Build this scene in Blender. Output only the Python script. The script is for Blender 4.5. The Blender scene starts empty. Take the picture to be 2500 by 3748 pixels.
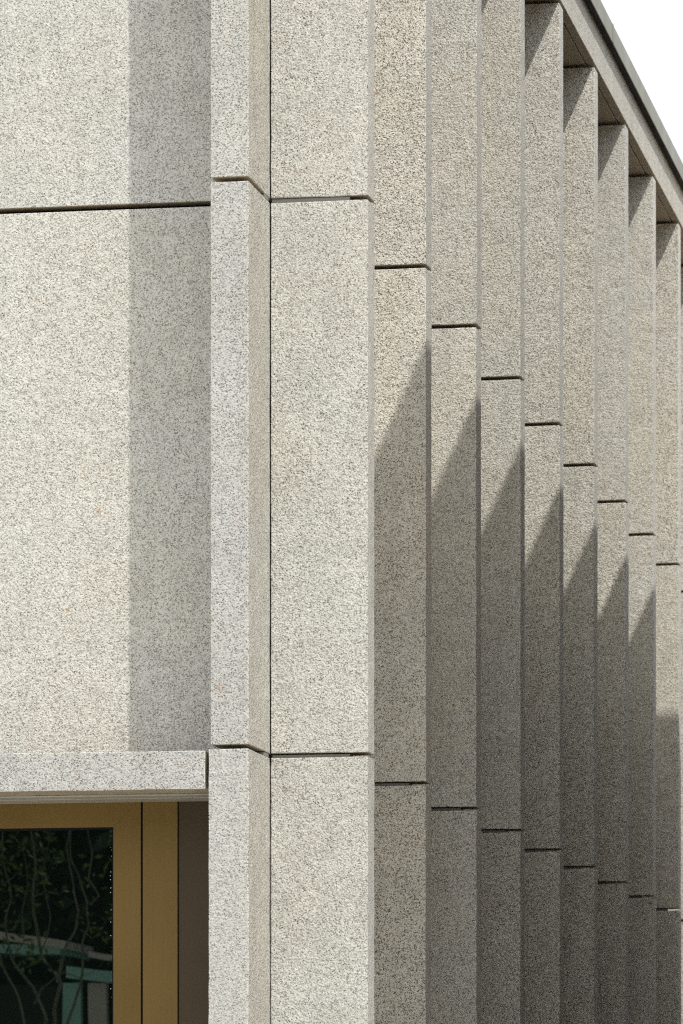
import bpy, bmesh, math, random
from mathutils import Vector, Matrix, noise
R = math.radians
random.seed(7)
SC = bpy.context.scene
C = SC.collection

# ------------------------------------------------------------ camera
cam_d = bpy.data.cameras.new("camera")
cam = bpy.data.objects.new("camera", cam_d); C.objects.link(cam)
cam.location = (1.909, -10.910, 1.6)
cam.rotation_euler = (R(90), 0, R(10.2497))
cam_d.sensor_fit = 'HORIZONTAL'; cam_d.sensor_width = 36
cam_d.lens = 245.69
cam_d.shift_x = 0; cam_d.shift_y = 0.9512
cam_d.clip_start = 0.1; cam_d.clip_end = 3000
cam_d.dof.use_dof = True; cam_d.dof.focus_distance = 11.2; cam_d.dof.aperture_fstop = 30
SC.camera = cam

# ------------------------------------------------------------ light
to_sun = Vector((0.985, -1.0, 2.14)).normalized()
elev = math.asin(to_sun.z); azim = math.atan2(to_sun.x, to_sun.y)
w = bpy.data.worlds.new("World"); SC.world = w; w.use_nodes = True
nt = w.node_tree; nt.nodes.clear()
out = nt.nodes.new("ShaderNodeOutputWorld"); bg = nt.nodes.new("ShaderNodeBackground")
sky = nt.nodes.new("ShaderNodeTexSky"); sky.sky_type = 'NISHITA'; sky.sun_disc = False
sky.sun_elevation = elev; sky.sun_rotation = azim
sky.air_density = 1.0; sky.dust_density = 4.0; sky.ozone_density = 1.0; sky.altitude = 50
# thin bright cloud layer over the blue
tc = nt.nodes.new("ShaderNodeTexCoord"); nz = nt.nodes.new("ShaderNodeTexNoise")
nz.inputs["Scale"].default_value = 2.2; nz.inputs["Detail"].default_value = 5
rp = nt.nodes.new("ShaderNodeMapRange"); rp.inputs[1].default_value = .3; rp.inputs[2].default_value = .7
rp.inputs[3].default_value = .72; rp.inputs[4].default_value = .92
mx = nt.nodes.new("ShaderNodeMix"); mx.data_type = 'RGBA'
mx.inputs["B"].default_value = (9.6, 9.9, 10.6, 1)
nt.links.new(tc.outputs["Generated"], nz.inputs["Vector"]); nt.links.new(nz.outputs["Fac"], rp.inputs[0])
nt.links.new(rp.outputs[0], mx.inputs["Factor"]); nt.links.new(sky.outputs[0], mx.inputs["A"])
nt.links.new(mx.outputs["Result"], bg.inputs[0]); nt.links.new(bg.outputs[0], out.inputs[0])
bg.inputs[1].default_value = 0.12
sd = bpy.data.lights.new("sun", 'SUN'); sun = bpy.data.objects.new("sun", sd); C.objects.link(sun)
sd.energy = 3.1; sd.angle = R(0.5); sd.color = (1, .972, .885)
sun.rotation_euler = (-to_sun).to_track_quat('-Z', 'Y').to_euler()
vs = SC.view_settings; vs.view_transform = 'Standard'; vs.look = 'None'; vs.gamma = 1; vs.exposure = 0.2
try: vs.use_curve_mapping = False
except Exception: pass
SC.cycles.use_denoising = False; SC.cycles.filter_width = 1.2
SC.cycles.max_bounces = 8; SC.cycles.diffuse_bounces = 5

# ------------------------------------------------------------ materials
class NT:
    def __init__(s, name):
        s.m = bpy.data.materials.new(name); s.m.use_nodes = True; s.t = s.m.node_tree
        s.b = s.t.nodes["Principled BSDF"]
    def n(s, kind, **kw):
        x = s.t.nodes.new("ShaderNode" + kind)
        for k, v in kw.items(): setattr(x, k, v)
        return x
    def l(s, a, b): s.t.links.new(a, b)
    def ramp(s, src, stops, interp='LINEAR'):
        r = s.n("ValToRGB"); cr = r.color_ramp; cr.interpolation = interp
        while len(cr.elements) < len(stops): cr.elements.new(.5)
        for e, (p, c) in zip(cr.elements, stops):
            e.position = p; e.color = (c, c, c, 1) if not isinstance(c, tuple) else (*c, 1)
        s.l(src, r.inputs[0]); return r.outputs[0]
    def mix(s, f, a, b, mode='MIX'):
        x = s.n("Mix"); x.data_type = 'RGBA'; x.blend_type = mode
        for v, k in ((f, "Factor"), (a, "A"), (b, "B")):
            if hasattr(v, 'is_output'): s.l(v, x.inputs[k])
            elif isinstance(v, tuple): x.inputs[k].default_value = (*v, 1)
            else: x.inputs[k].default_value = v
        return x.outputs["Result"]
    def vec(s, op, a, b):
        x = s.n("VectorMath", operation=op)
        for i, v in enumerate((a, b)):
            if hasattr(v, 'is_output'): s.l(v, x.inputs[i])
            else: x.inputs[i].default_value = v
        return x.outputs[0]
    def noise(s, v, scale, detail=3, rough=.5, color=False):
        x = s.n("TexNoise"); s.l(v, x.inputs["Vector"]); x.inputs["Scale"].default_value = scale
        x.inputs["Detail"].default_value = detail; x.inputs["Roughness"].default_value = rough
        return x.outputs["Color" if color else "Fac"]
    def vor(s, v, scale, feature='F1'):
        x = s.n("TexVoronoi", feature=feature); s.l(v, x.inputs["Vector"]); x.inputs["Scale"].default_value = scale
        return x
    def math(s, op, a, b=0.0, clamp=False):
        x = s.n("Math", operation=op); x.use_clamp = clamp
        for i, v in enumerate((a, b)):
            if hasattr(v, 'is_output'): s.l(v, x.inputs[i])
            else: x.inputs[i].default_value = v
        return x.outputs[0]

def coords(t, rnd=True):
    tc = t.n("TexCoord"); v = tc.outputs["Object"]
    if rnd:
        oi = t.n("ObjectInfo"); cmb = t.n("CombineXYZ")
        for i, k in enumerate((17.3, 41.7, 29.1)):
            t.l(t.math('MULTIPLY', oi.outputs["Random"], k), cmb.inputs[i])
        v = t.vec('ADD', v, cmb.outputs[0])
    return v

def granite(name, light, mid, grey, fleck, warm, warm_amt, bump, grain=1.0, fleck_amt=.17, rough_scale=190):
    t = NT(name); v = coords(t)
    wob = t.vec('SCALE', t.noise(v, 260*grain, 2, color=True), (0, 0, 0)); wob.node.inputs["Scale"].default_value = .0035
    vv = t.vec('ADD', v, wob)
    c1 = t.n("SeparateColor"); t.l(t.vor(vv, 250*grain).outputs["Color"], c1.inputs[0])
    col = t.ramp(c1.outputs[0], [(0, grey), (.22, mid), (.5, light), (1, tuple(min(1, x*1.1) for x in light))])
    # warm / cool clouds that run through the slab
    cl = t.noise(v, 3.2, 4, .6)
    wf = t.ramp(cl, [(.36, 0.0), (.66, 1.0)])
    col = t.mix(t.math('MULTIPLY', wf, warm_amt), col, warm, 'MULTIPLY')
    cl2 = t.noise(v, 9, 5, .65)
    col = t.mix(1.0, col, t.ramp(cl2, [(.3, .90), (.7, 1.06)]), 'MULTIPLY')
    # every slab its own tone, faint runs down the face, dust and damp in cloudy patches
    oi = t.n("ObjectInfo"); col = t.mix(1.0, col, t.ramp(oi.outputs["Random"], [(0, (.965, .965, .96)), (.5, (1.0, .998, .985)), (1, (1.025, 1.015, .985))]), 'MULTIPLY')
    run = t.noise(t.vec('MULTIPLY', v, (34, 34, .9)), 1.0, 4, .6)
    col = t.mix(1.0, col, t.ramp(run, [(.32, .955), (.68, 1.025)]), 'MULTIPLY')
    # dark mica flecks, clustered
    st = t.vec('MULTIPLY', vv, (1.0, 1.0, 1.35))
    v2 = t.vor(st, 290*grain); c2 = t.n("SeparateColor"); t.l(v2.outputs["Color"], c2.inputs[0])
    clus = t.noise(v, 38, 3, .6)
    thr = t.math('MULTIPLY', clus, fleck_amt*2)
    isf = t.math('LESS_THAN', c2.outputs[1], thr)
    fk = t.math('MULTIPLY', isf, t.ramp(v2.outputs["Distance"], [(.35, 1.0), (.7, .45)]))
    fcol = t.mix(t.ramp(c2.outputs[2], [(.62, 0.0), (.8, 1.0)]), fleck, tuple(x*1.0 for x in (.16, .085, .045)))
    col = t.mix(fk, col, fcol)
    # fine dark pits
    pn = t.noise(v, 420*grain, 2, .6)
    col = t.mix(t.ramp(pn, [(.28, .5), (.40, 0.0)]), col, tuple(x*2.2 for x in fleck))
    # rare rust spots
    v3 = t.vor(vv, 26); c3 = t.n("SeparateColor"); t.l(v3.outputs["Color"], c3.inputs[0])
    rs = t.math('MULTIPLY', t.math('LESS_THAN', c3.outputs[0], .035), t.ramp(v3.outputs["Distance"], [(.08, 1.0), (.16, 0.0)]))
    col = t.mix(t.math('MULTIPLY', rs, .6), col, (.42, .2, .06))
    t.l(col, t.b.inputs["Base Color"]); t.b.inputs["Roughness"].default_value = .82
    t.b.inputs["Specular IOR Level"].default_value = .35
    # bush hammered surface
    h1 = t.noise(vv, rough_scale*grain, 3, .62); h2 = t.noise(v, 48*grain, 2, .5)
    vg = t.vor(vv, rough_scale*grain*.9, 'F1'); h1 = t.math('ADD', t.math('MULTIPLY', h1, .55), t.math('MULTIPLY', vg.outputs['Distance'], -.55))
    h = t.math('ADD', h1, t.math('MULTIPLY', h2, .9))
    b = t.n("Bump"); b.inputs["Strength"].default_value = bump; b.inputs["Distance"].default_value = .004
    t.l(h, b.inputs["Height"]); t.l(b.outputs[0], t.b.inputs["Normal"])
    return t.m

M = {}
M['warm'] = granite('warm bush hammered granite', (.575, .574, .545), (.47, .468, .442), (.31, .307, .286), (.062, .056, .046),
                    (.985, .95, .87), .5, .7, 1.25)
M['fin'] = granite('bush hammered granite lightened for the dim alley', (.76, .753, .708), (.635, .628, .588), (.435, .428, .395), (.085, .077, .062),
                    (.985, .95, .87), .5, .7, 1.25)  # warm granite with its colour lightened to offset the weaker alley light
M['cool'] = granite('cool cut granite edge', (.465, .464, .448), (.39, .389, .376), (.28, .282, .28), (.09, .09, .088),
                    (1.0, .975, .93), .5, .6, 1.3, .15)
M['fine'] = granite('fine grey granite edge', (.66, .668, .655), (.57, .578, .57), (.41, .415, .41), (.13, .13, .13),
                    (.97, .94, .9), .4, .5, 1.5, .14)
M['fascia'] = granite('fine pale granite fascia', (.62, .615, .57), (.54, .535, .495), (.41, .405, .365), (.15, .14, .12),
                     (.97, .92, .85), .5, .4, 1.1, .12)
M['honed'] = granite('sawn granite soffit', (.42, .37, .29), (.37, .325, .255), (.29, .255, .20), (.16, .14, .11),
                     (.93, .86, .78), .5, .2, 1.1, .12)

def metal(name, col, metallic, rough, streak=.06):
    t = NT(name); v = coords(t)
    s = t.vec('MULTIPLY', v, (260, 260, 6)); n = t.noise(s, 1.0, 3, .6)
    n2 = t.noise(v, 5, 3, .5)
    c = t.mix(1.0, col, t.ramp(n, [(.3, 1-streak), (.7, 1+streak*.5)]), 'MULTIPLY')
    c = t.mix(1.0, c, t.ramp(n2, [(.3, .93), (.7, 1.03)]), 'MULTIPLY')
    t.l(c, t.b.inputs["Base Color"]); t.b.inputs["Metallic"].default_value = metallic
    t.l(t.ramp(n2, [(.3, rough*.85), (.7, rough*1.15)]), t.b.inputs["Roughness"])
    return t.m
M['bronze'] = metal('anodised bronze frame', (.160, .098, .020), .4, .42)
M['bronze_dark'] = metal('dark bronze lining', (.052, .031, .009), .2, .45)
M['trim'] = metal('grey metal head trim', (.40, .385, .34), .2, .5)
M['bracket'] = metal('grey metal joint plate', (.27, .265, .25), .1, .5)
M['coping'] = metal('pale bronze coping sheet', (.22, .205, .125), .45, .42, .12)
M['gasket'] = metal('black rubber gasket', (.012, .012, .012), 0, .6)

M['gasket'].node_tree.nodes['Principled BSDF'].inputs['Specular IOR Level'].default_value = .05
def plain(name, col, rough=.8, var=.12, scale=6, bump=.2, bscale=60):
    t = NT(name); v = coords(t)
    c = t.mix(1.0, col, t.ramp(t.noise(v, scale, 5, .6), [(.3, 1-var), (.7, 1+var)]), 'MULTIPLY')
    t.l(c, t.b.inputs["Base Color"]); t.b.inputs["Roughness"].default_value = rough
    b = t.n("Bump"); b.inputs["Strength"].default_value = bump; b.inputs["Distance"].default_value = .01
    t.l(t.noise(v, bscale, 4, .6), b.inputs["Height"]); t.l(b.outputs[0], t.b.inputs["Normal"])
    return t.m
M['membrane'] = plain('dark wall membrane', (.03, .028, .025))
M['roof'] = plain('grey roofing', (.22, .22, .21))
M['paving'] = plain('pale concrete paving', (.52, .495, .43), .85, .1, 1.2)
M['earth'] = plain('dry ground', (.40, .37, .30), .95, .2, .4, .5, 20)
M['leaf'] = plain('climber leaf', (.12, .17, .035), .55, .5, 30, 0)
M['leaf_dark'] = plain('hedge leaf', (.035, .06, .02), .5, .4, 8, 0)
M['bark'] = plain('twisted vine bark', (.21, .21, .155), .9, .3, 25, .6, 90)
M['beige'] = plain('beige painted boards', (.75, .66, .57), .6, .06)
M['teal'] = plain('pale green painted metal', (.42, .72, .62), .5, .06)
M['render_grey'] = plain('weathered render', (.30, .27, .23), .9, .12, 3)

t = NT('dark brick'); tc_ = t.n("TexCoord"); mp = t.n("Mapping"); t.l(tc_.outputs["Object"], mp.inputs[0])
geo = t.n("NewGeometry"); sx = t.n("SeparateXYZ"); t.l(tc_.outputs["Object"], sx.inputs[0])
cm = t.n("CombineXYZ"); t.l(t.math('ADD', sx.outputs[0], sx.outputs[1]), cm.inputs[0]); t.l(sx.outputs[2], cm.inputs[1])
bk = t.n("TexBrick"); t.l(cm.outputs[0], bk.inputs["Vector"]); bk.inputs["Scale"].default_value = 1.0
bk.inputs["Brick Width"].default_value = .225; bk.inputs["Row Height"].default_value = .075; bk.inputs["Mortar Size"].default_value = .006
bk.inputs["Color1"].default_value = (.38, .31, .23, 1); bk.inputs["Color2"].default_value = (.45, .375, .285, 1); bk.inputs["Mortar"].default_value = (.40, .38, .34, 1)
t.l(t.mix(1.0, bk.outputs["Color"], t.ramp(t.noise(tc_.outputs["Object"], 20, 4, .6), [(.3, .8), (.7, 1.15)]), 'MULTIPLY'), t.b.inputs["Base Color"])
t.b.inputs["Roughness"].default_value = .9
M['brick'] = t.m

t = NT('dark window glass')
t.b.inputs["Base Color"].default_value = (.002, .004, .003, 1); t.b.inputs["Roughness"].default_value = 0.0
t.b.inputs["IOR"].default_value = 1.72; t.b.inputs["Specular Tint"].default_value = (.86, 1, .93, 1)
bn = t.n("Bump"); bn.inputs["Strength"].default_value = .05; bn.inputs["Distance"].default_value = .003
t.l(t.noise(coords(t, False), 3.0, 1), bn.inputs["Height"]); t.l(bn.outputs[0], t.b.inputs["Normal"])
M['glass'] = t.m
t = NT('water bead'); t.b.inputs["Base Color"].default_value = (.8, .85, .85, 1); t.b.inputs["Roughness"].default_value = .08
M['bead'] = t.m

# ------------------------------------------------------------ mesh helpers
def link(name, me, parent=None, loc=(0, 0, 0)):
    o = bpy.data.objects.new(name, me); C.objects.link(o); o.location = loc
    if parent: o.parent = parent
    return o
def box_into(bm, x0, x1, y0, y1, z0, z1, bev=0.0, mi=0, axmi=None):
    vs_ = [bm.verts.new((x, y, z)) for x in (x0, x1) for y in (y0, y1) for z in (z0, z1)]
    idx = ((0, 1, 3, 2), (4, 6, 7, 5), (0, 4, 5, 1), (2, 3, 7, 6), (0, 2, 6, 4), (1, 5, 7, 3))
    fs = [bm.faces.new([vs_[i] for i in f]) for f in idx]
    for k, f in enumerate(fs): f.material_index = axmi[k//2] if axmi else mi
    if bev:
        es = list({e for f in fs for e in f.edges})
        bmesh.ops.bevel(bm, geom=es, offset=bev, segments=2, profile=.6, affect='EDGES')
    return fs
def finish(name, bm, mats, parent=None, loc=(0, 0, 0), smooth=False):
    bmesh.ops.recalc_face_normals(bm, faces=bm.faces[:])
    me = bpy.data.meshes.new(name); bm.to_mesh(me); bm.free()
    for m in (mats if isinstance(mats, (list, tuple)) else [mats]): me.materials.append(m)
    if smooth: me.polygons.foreach_set("use_smooth", [True]*len(me.polygons))
    return link(name, me, parent, loc)
def box(name, x0, x1, y0, y1, z0, z1, mats, parent=None, bev=0.0, axmi=None):
    """box with its origin at its lower corner"""
    bm = bmesh.new(); box_into(bm, 0, x1-x0, 0, y1-y0, 0, z1-z0, bev, 0, axmi)
    px = parent.matrix_world.translation if False else Vector((0, 0, 0))
    return finish(name, bm, mats, parent, (x0, y0, z0))
def chip_edges(o, amt=.0012, cut=.035):
    """worn, slightly ragged arrises of a hammered block"""
    bm = bmesh.new(); bm.from_mesh(o.data)
    for ax in range(3):
        lo = min(v.co[ax] for v in bm.verts); hi = max(v.co[ax] for v in bm.verts); n = int((hi-lo)/cut)
        for i in range(1, n):
            co = Vector((0, 0, 0)); co[ax] = lo+(hi-lo)*i/n; no = Vector((0, 0, 0)); no[ax] = 1
            bmesh.ops.bisect_plane(bm, geom=bm.verts[:]+bm.edges[:]+bm.faces[:], plane_co=co, plane_no=no)
    off = Vector(o.location)*3.1
    for v in bm.verts:
        p = v.co+off
        v.co += Vector((noise.noise(p*70), noise.noise(p*70+Vector((9, 0, 0))), noise.noise(p*70+Vector((0, 9, 0)))))*amt
    bm.to_mesh(o.data); bm.free()
def empty(name, loc, parent=None):
    o = bpy.data.objects.new(name, None); C.objects.link(o); o.location = loc; o.empty_display_size = .2
    if parent: o.parent = parent
    return o
def tag(o, label=None, cat=None, group=None, kind=None):
    if label: o['label'] = label
    if cat: o['category'] = cat
    if group: o['group'] = group
    if kind: o['kind'] = kind
    return o

# ------------------------------------------------------------ ground
bm = bmesh.new(); bmesh.ops.create_grid(bm, x_segments=8, y_segments=8, size=1500)
tag(finish('ground', bm, M['earth']), kind='structure')
bm = bmesh.new(); box_into(bm, -14, 14, -18.5, 14, .0, .004)
tag(finish('paving', bm, M['paving']), kind='structure')

# ------------------------------------------------------------ granite building
BAY, T, W = .8638, .0905, .235
Z = [(.0045, 1.239), (1.2495, 2.5628), (2.5735, 3.8865), (3.8975, 5.199)]      # the courses of blocks, open joints between
SOF = 5.210
B = empty('granite_building', (0, 0, 0))
tag(B, 'pale speckled granite building with upright stone fins, bronze window and metal roof edge', 'building')

def stone(name, x0, x1, y0, y1, z0, z1, parent, ax, bev=.0022, chip=True, mats=None):
    o = box(name, x0, x1, y0, y1, z0, z1, mats or [M['warm'], M['cool'], M['fine'], M['honed']], parent, bev, ax)
    if chip: chip_edges(o)
    return o
# one fin: broad faces look along the row, thin edge faces the alley
fin = empty('stone_fin', (0, 0, 0), B)
FM = [M['fin'], M['cool'], M['fine'], M['honed']]
blocks = [stone('stone_block', -W, 0, 0, T, z0, z1, fin, (2, 0, 3)) for z0, z1 in Z]
brk_lo = box('joint_plate', -W+.001, -.046, .014, .060, 2.5632, 2.5705, M['bracket'], fin)
def copy(o, parent):
    c = o.copy(); C.objects.link(c); c.parent = parent; return c
N_FIN = 13
lightened_fin_meshes = []
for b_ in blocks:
    me = b_.data.copy(); me.materials[0] = M['fin']; lightened_fin_meshes.append(me)  # fins after the first get the stone lightened against alley shade
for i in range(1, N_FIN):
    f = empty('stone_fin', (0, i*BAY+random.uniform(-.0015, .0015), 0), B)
    for b_, me in zip(blocks, lightened_fin_meshes):
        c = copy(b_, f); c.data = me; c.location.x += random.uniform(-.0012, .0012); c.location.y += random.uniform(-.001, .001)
    copy(brk_lo, f)
box('joint_plate', -W+.001, -.045, .007, .060, 3.8868, 3.8960, M['bracket'], fin)

# corner post: same section, turned to face the front
post = empty('corner_post', (0, 0, 0), B)
PX0, PX1, PY0 = -.3275, -.2374, -.258
for k, (z0, z1) in enumerate(Z):
    dx = -.005 if k < 2 else 0
    stone('stone_block', PX0+dx, PX1, PY0, 0-.0 if k < 4 else 0, z0, z1, post, (0, 1, 3))
box('joint_plate', PX0+.05, PX1-.001, -.06, -.012, 2.5635, 2.5715, M['bracket'], post)
box('joint_plate', PX0+.05, PX1-.001, -.06, -.012, 3.8880, 3.8962, M['bracket'], post)

# front wall slabs, recessed behind the post
XL = -3.3
for z0, z1 in ((2.575, 3.8845), (3.8975, 5.199)):
    stone('wall_panel', -2.4, -.20-.04, 0.001, .05, z0, z1, B, (0, 0, 3), chip=False)
    stone('wall_panel', XL, -2.408, 0.001, .05, z0, z1, B, (0, 0, 3), chip=False)
# backing wall (behind the open joints) and the wall behind the fins
bm = bmesh.new()
box_into(bm, XL, -.262, .075, .30, 2.50, 5.2); box_into(bm, -.50, -.262, .301, N_FIN*BAY, .005, 5.2)
box_into(bm, XL, -.51, 3.0, 3.2, .005, 5.2); box_into(bm, XL, -2.6, .075, .30, .005, 2.499)
finish('backing_wall', bm, M['membrane'], B)
for i in range(N_FIN-1):
    y0, y1 = i*BAY+T+.004, (i+1)*BAY-.004
    for z0, z1 in ((.0045, 1.239), (1.249, 2.563), (2.573, 3.887), (3.897, 5.199)):
        box('side_panel', -.26, -.237, y0, y1, z0, z1, M['warm'], B)
# lintel over the window
stone('lintel', XL, -.3425, -.252, .0005-.002, 2.471, 2.5608, B, (3, 1, 3))
bm = bmesh.new()
box_into(bm, XL, -.334, -.13, -.062, 2.4665, 2.4705, .001); box_into(bm, XL, -.334, -.0575, .048, 2.4655, 2.4705, .001)
finish('lintel_trim', bm, M['trim'], B)
# beam along the roof edge, over the fins
YE = N_FIN*BAY
def beam(name, x0, x1, y0, y1, z0, z1, ax=(0, 0, 3)):
    return stone(name, x0, x1, y0, y1, z0, z1, B, ax, chip=False, bev=.0015, mats=[M['fascia'], M['cool'], M['fine'], M['honed']])
ys = [-.258]+[k*BAY*4+.06 for k in (1, 2, 3)]+[YE]
for a, b_ in zip(ys[:-1], ys[1:]):
    beam('fascia_slab', -.026, .0015, a+.0015, b_-.0015, SOF, 5.3455, (0, 0, 3))
    beam('soffit_slab', -.236, -.031, a+.003, b_-.003, SOF, SOF+.03)
beam('fascia_slab', XL, -.029, -.258, -.232, SOF, 5.346, (0, 0, 3))
beam('soffit_slab', XL, -.24, -.228, -.002, SOF, SOF+.03)
bm = bmesh.new(); box_into(bm, -.3, -.029, -.22, YE, SOF+.034, 5.33); finish('roof_void', bm, M['membrane'], B)
# folded metal coping with a drip slot underneath
bm = bmesh.new()
box_into(bm, -.34, .0265, -.284, YE+.02, 5.3462, 5.409, .0025)
box_into(bm, XL, -.3405, -.284, .30, 5.3462, 5.409, .0025)
for y in (1.9, 4.6, 7.3, 10.0): box_into(bm, -.338, .0275, y, y+.03, 5.347, 5.4095, .001)
finish('roof_coping', bm, M['coping'], B)
bm = bmesh.new(); box_into(bm, .004, .0245, -.281, YE+.018, 5.3445, 5.3462); box_into(bm, XL, .0039, -.281, -.266, 5.3445, 5.3462)
finish('drip_slot', bm, M['gasket'], B)
bm = bmesh.new(); box_into(bm, XL, -.345, .305, YE, 5.21, 5.375); finish('roof', bm, M['roof'], B)

# window behind the lintel
WY = .05
win = empty('window', (0, 0, 0), B)
GX, GZ = -.632, 2.4066
def frame_piece(pts, y0, y1, name='window_frame', mat='bronze', bev=.0012):
    bm = bmesh.new()
    a = [bm.verts.new((x, y0, z)) for x, z in pts]; b_ = [bm.verts.new((x, y1, z)) for x, z in pts]
    bm.faces.new(a); bm.faces.new(b_[::-1]); n = len(pts)
    for i in range(n): bm.faces.new((a[i], a[(i+1) % n], b_[(i+1) % n], b_[i]))
    bmesh.ops.bevel(bm, geom=bm.edges[:], offset=.0004, segments=1, affect='EDGES')
    return finish(name, bm, M[mat], win)
FX0, FX1, FZ0, FZ1 = -2.5, -.564, .30, 2.4740
frame_piece([(FX0, FZ1), (FX1, FZ1), (GX, GZ), (FX0+.068, GZ)], WY, WY+.07)
frame_piece([(FX1, FZ1), (FX1, FZ0), (GX, FZ0+.068), (GX, GZ)], WY, WY+.07)
frame_piece([(FX0, FZ1), (FX0+.068, GZ), (FX0+.068, FZ0+.068), (FX0, FZ0)], WY, WY+.07)
frame_piece([(FX0, FZ0), (FX0+.068, FZ0+.068), (GX, FZ0+.068), (FX1, FZ0)], WY, WY+.07)
bm = bmesh.new()
for x0, x1, z0, z1 in ((FX0+.068, GX, GZ-.004, GZ), (GX-.004, GX, FZ0+.068, GZ-.004), (FX0+.068, FX0+.072, FZ0+.068, GZ-.004)):
    box_into(bm, x0, x1, WY+.006, WY+.03, z0, z1)
finish('gasket', bm, M['gasket'], win)
box('glass_pane', FX0+.05, GX+.02, WY+.022, WY+.046, FZ0+.05, GZ+.02, M['glass'], win)
box('cover_strip', -.5592, -.4735, WY+.0, WY+.05, .005, 2.4740, M['bronze'], win, .0012)
box('shadow_gap', -.5640, -.5592, WY+.006, WY+.05, .005, 2.4735, M['gasket'], win)
box('shadow_gap', -.4735, -.4716, WY+.006, WY+.05, .005, 2.4735, M['gasket'], win)
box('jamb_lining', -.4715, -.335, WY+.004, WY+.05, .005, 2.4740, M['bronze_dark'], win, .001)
bm = bmesh.new()
rr = random.Random(3)
for i in range(34):
    z = rr.uniform(1.6, 2.36); r = rr.choice((.0006, .0008, .0008, .0012))
    mt = Matrix.Translation((GX-.0095+rr.uniform(-.0015, .0015)-(0.002 if r > .001 else 0), WY+.0215, z)) @ Matrix.Diagonal((1, .5, 1.2, 1))
    bmesh.ops.create_icosphere(bm, subdivisions=1, radius=r, matrix=mt)
tag(finish('water_drops', bm, M['bead'], win, smooth=True), kind='stuff')
box('window_sill', FX0-.02, -.335, -.04, WY+.02, .24, .298, M['bronze'], win, .002)
box('base_panel', FX0-.02, -.345, .0, .05, .005, .238, M['warm'], B)

# ------------------------------------------------------------ neighbouring wall across the alley (casts the long shadow), plus unseen blocks added to dim the alley
NX, NY0, NY1, NZ = .88, -.59, 5.84, 5.612
nb = empty('brick_building', (NX, NY0, 0))
tag(nb, 'brown brick building across the narrow alley from the stone fins, with unseen blocks added to dim the alley', 'building')
def rel(x, y, z): return (x-NX, y-NY0, z)
bm = bmesh.new(); box_into(bm, 0, 5, 0, NY1-NY0, .005, NZ-.06); box_into(bm, 5.003, 13, 0, 13, .005, 8.0); box_into(bm, .003, 5.0, NY1-NY0+.003, 13, .005, 3.5); finish('brick_wall_and_dimming_blocks', bm, M['brick'], nb)  # tall rear block and low end wall are unseen, added to dim the alley
bm = bmesh.new(); box_into(bm, -.0, 5.0, -.0, NY1-NY0, NZ-.0595, NZ, .004); finish('roof_coping', bm, M['render_grey'], nb)
for k in (1.6,):
    bm = bmesh.new(); box_into(bm, k, k+1.2, -.02, .0-.0015, .9, 2.3, .003); f_ = finish('window', bm, M['bronze'], nb)
    bm = bmesh.new(); box_into(bm, k+.06, k+1.14, -.026, -.0205, .96, 2.24); finish('pane', bm, M['glass'], f_)

# ------------------------------------------------------------ garden behind the viewpoint, mirrored in the window glass
def leaf_mass(name, n, box_, mat, size, parent, seed, density=None):
    rr = random.Random(seed); vs_, fs = [], []
    (x0, x1), (y0, y1), (z0, z1) = box_
    k = 0
    while k < n:
        p = Vector((rr.uniform(x0, x1), rr.uniform(y0, y1), rr.uniform(z0, z1)))
        if density and noise.noise(p*density) < -.05+rr.uniform(-.2, .2): continue
        k += 1; s = size*rr.uniform(.6, 1.4)
        u = Vector((rr.gauss(0, 1), rr.gauss(0, 1), rr.gauss(0, 1))).normalized()
        v = u.cross(Vector((rr.gauss(0, 1), rr.gauss(0, 1), rr.gauss(0, 1)))).normalized()
        i = len(vs_); vs_ += [p-u*s, p+v*s*.45, p+u*s, p-v*s*.45]; fs.append((i, i+1, i+2, i+3))
    me = bpy.data.meshes.new(name); me.from_pydata([tuple(q) for q in vs_], [], fs); me.materials.append(mat)
    return link(name, me, parent)
def tube(bm, pts, r0, r1, seg=7):
    rings = []
    for i, p in enumerate(pts):
        d = (pts[min(i+1, len(pts)-1)]-pts[max(i-1, 0)]).normalized(); a = d.orthogonal().normalized(); b_ = d.cross(a)
        r = r0+(r1-r0)*i/(len(pts)-1)
        rings.append([bm.verts.new(p+(a*math.cos(6.2832*k/seg)+b_*math.sin(6.2832*k/seg))*r) for k in range(seg)])
    for q, s in zip(rings[:-1], rings[1:]):
        for k in range(seg): bm.faces.new((q[k], q[(k+1) % seg], s[(k+1) % seg], s[k]))
hd = empty('hedge', (-6, -24, 0)); tag(hd, 'tall dark evergreen hedge mirrored at the back of the window glass', 'hedge')
leaf_mass('foliage', 26000, ((-5, 5), (-.5, .5), (0, 6.5)), M['leaf_dark'], .11, hd, 5)
bm = bmesh.new(); box_into(bm, -5, 5, -.2, .2, .005, 6.2); finish('twig_core', bm, M['membrane'], hd)

cv = empty('climbing_vine', (-5.75, -20, 0)); tag(cv, 'twisted climbing vine with green leaves mirrored in the dark window pane', 'vine')
bm = bmesh.new(); rr = random.Random(11)
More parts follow.
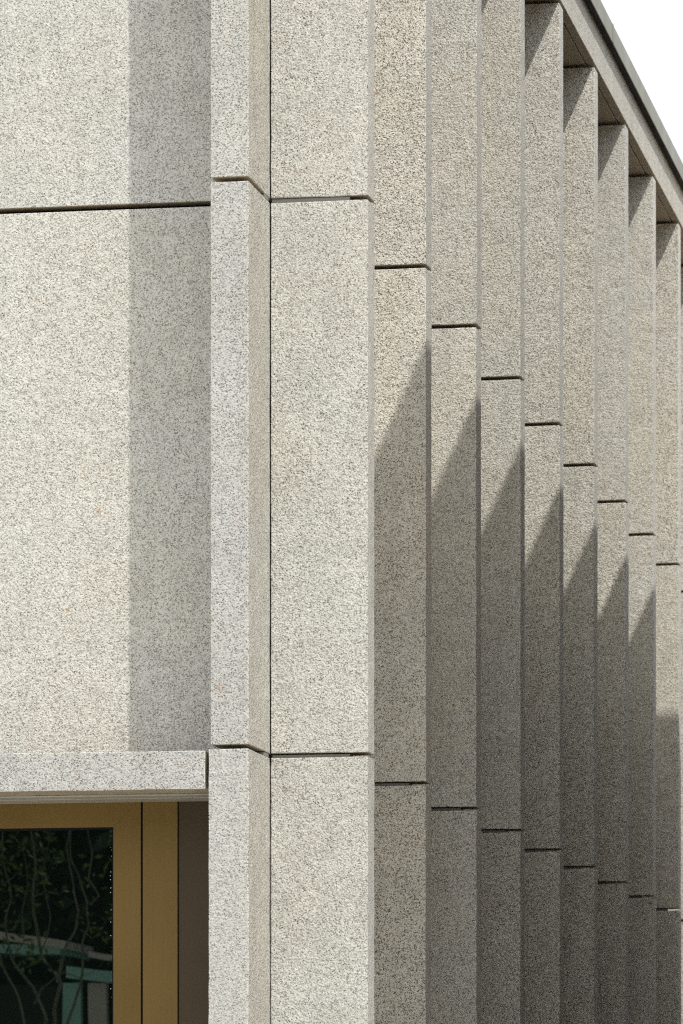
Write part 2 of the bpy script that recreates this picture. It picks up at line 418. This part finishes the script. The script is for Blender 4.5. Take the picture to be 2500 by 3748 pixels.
# stems as (sideways, height) in metres, fanning out of one old trunk, each with its own bends
STEMS = [(.022, [(.10, 0), (.06, .9), (.12, 1.7), (.02, 2.3), (.05, 2.62), (.09, 2.83), (-.06, 3.0), (-.10, 3.3), (-.11, 3.65), (-.2, 4.2)]),
 (.013, [(.0, 2.55), (-.08, 2.75), (-.24, 2.98), (-.28, 3.2), (-.27, 3.42), (-.32, 3.8), (-.3, 4.4)]),
 (.012, [(-.1, 2.3), (-.2, 2.7), (-.33, 2.95), (-.37, 3.15), (-.5, 3.5), (-.52, 4.1)]),
 (.014, [(.07, 2.83), (.12, 3.03), (.2, 3.2), (.215, 3.32), (.16, 3.5), (.13, 3.75), (.22, 4.3)]),
 (.012, [(.13, 2.5), (.22, 2.9), (.23, 3.08), (.29, 3.2), (.26, 3.38), (.20, 3.54), (.14, 3.7), (.17, 4.2)]),
 (.010, [(.3, 3.36), (.36, 3.42), (.29, 3.54), (.30, 3.68), (.26, 3.9), (.31, 4.3)]),
 (.008, [(-.1, 2.68), (-.06, 2.78), (.03, 2.86), (.10, 2.9), (.2, 2.86), (.33, 2.92)]),
 (.008, [(-.04, 2.56), (.02, 2.50), (.10, 2.48), (.15, 2.50)]),
 (.006, [(-.06, 3.0), (-.02, 3.15), (.01, 3.3), (-.04, 3.55), (.01, 3.8), (-.03, 4.2)]),
 (.007, [(-.24, 2.98), (-.16, 3.1), (-.18, 3.3), (-.14, 3.5), (-.19, 3.9)]),
 (.006, [(-.12, 3.4), (-.02, 3.46), (.08, 3.43), (.14, 3.5)]), (.005, [(-.3, 3.5), (-.22, 3.58), (-.15, 3.55)]),
 (.006, [(.2, 3.2), (.3, 3.12), (.36, 3.16), (.42, 3.3)])]
for r0, pts in STEMS:
    P = []
    for a, b_ in zip(pts[:-1], pts[1:]):
        for q in range(5):
            f = q/5; f2 = f*f*(3-2*f)*.5+f*.5
            x, z = a[0]+(b_[0]-a[0])*f2, a[1]+(b_[1]-a[1])*f
            P.append(Vector((x+.006*noise.noise(Vector((z*9, r0*900, 0)))*2, .06*noise.noise(Vector((z*3, 5, r0*700)))*2, z)))
    tube(bm, P, r0*.85, r0*.3)
finish('stem', bm, M['bark'], cv, smooth=True)
leaf_mass('leaves', 1500, ((-.9, .9), (-.25, .3), (2.9, 4.8)), M['leaf'], .027, cv, 9, 2.3)

pv = empty('garden_pavilion', (-6.2, -22, 0)); tag(pv, 'garden pavilion with beige fascia and pale green panels mirrored in the window', 'pavilion')
def sheared(fs_, k):
    for v in {v for f in fs_ for v in f.verts}: v.co.z -= k*(v.co.x+.39)
bm = bmesh.new(); sheared(box_into(bm, -1.6, .056, -1.0, 0, 3.222, 3.282), .18); sheared(box_into(bm, .25, 2.2, -1.0, 0, 3.19, 3.23), .16); finish('fascia', bm, M['beige'], pv)
bm = bmesh.new(); sheared(box_into(bm, -1.58, .03, -.98, -.02, 3.122, 3.19), .04); sheared(box_into(bm, .085, 2.0, -.98, .01, 2.99, 3.07), .1)
finish('green_band', bm, M['teal'], pv)
for x, w_ in ((-1.4, .11), (.05, .13), (.235, .15), (1.6, .11)):
    bm = bmesh.new(); box_into(bm, x, x+w_, -.12, -.03, .005, 2.91, .006); finish('post', bm, M['teal'] if x < .2 else M['beige'], pv)
bm = bmesh.new(); box_into(bm, -1.55, 1.9, -.9, -.2, .005, 2.9); finish('dark_boarding', bm, M['membrane'], pv)
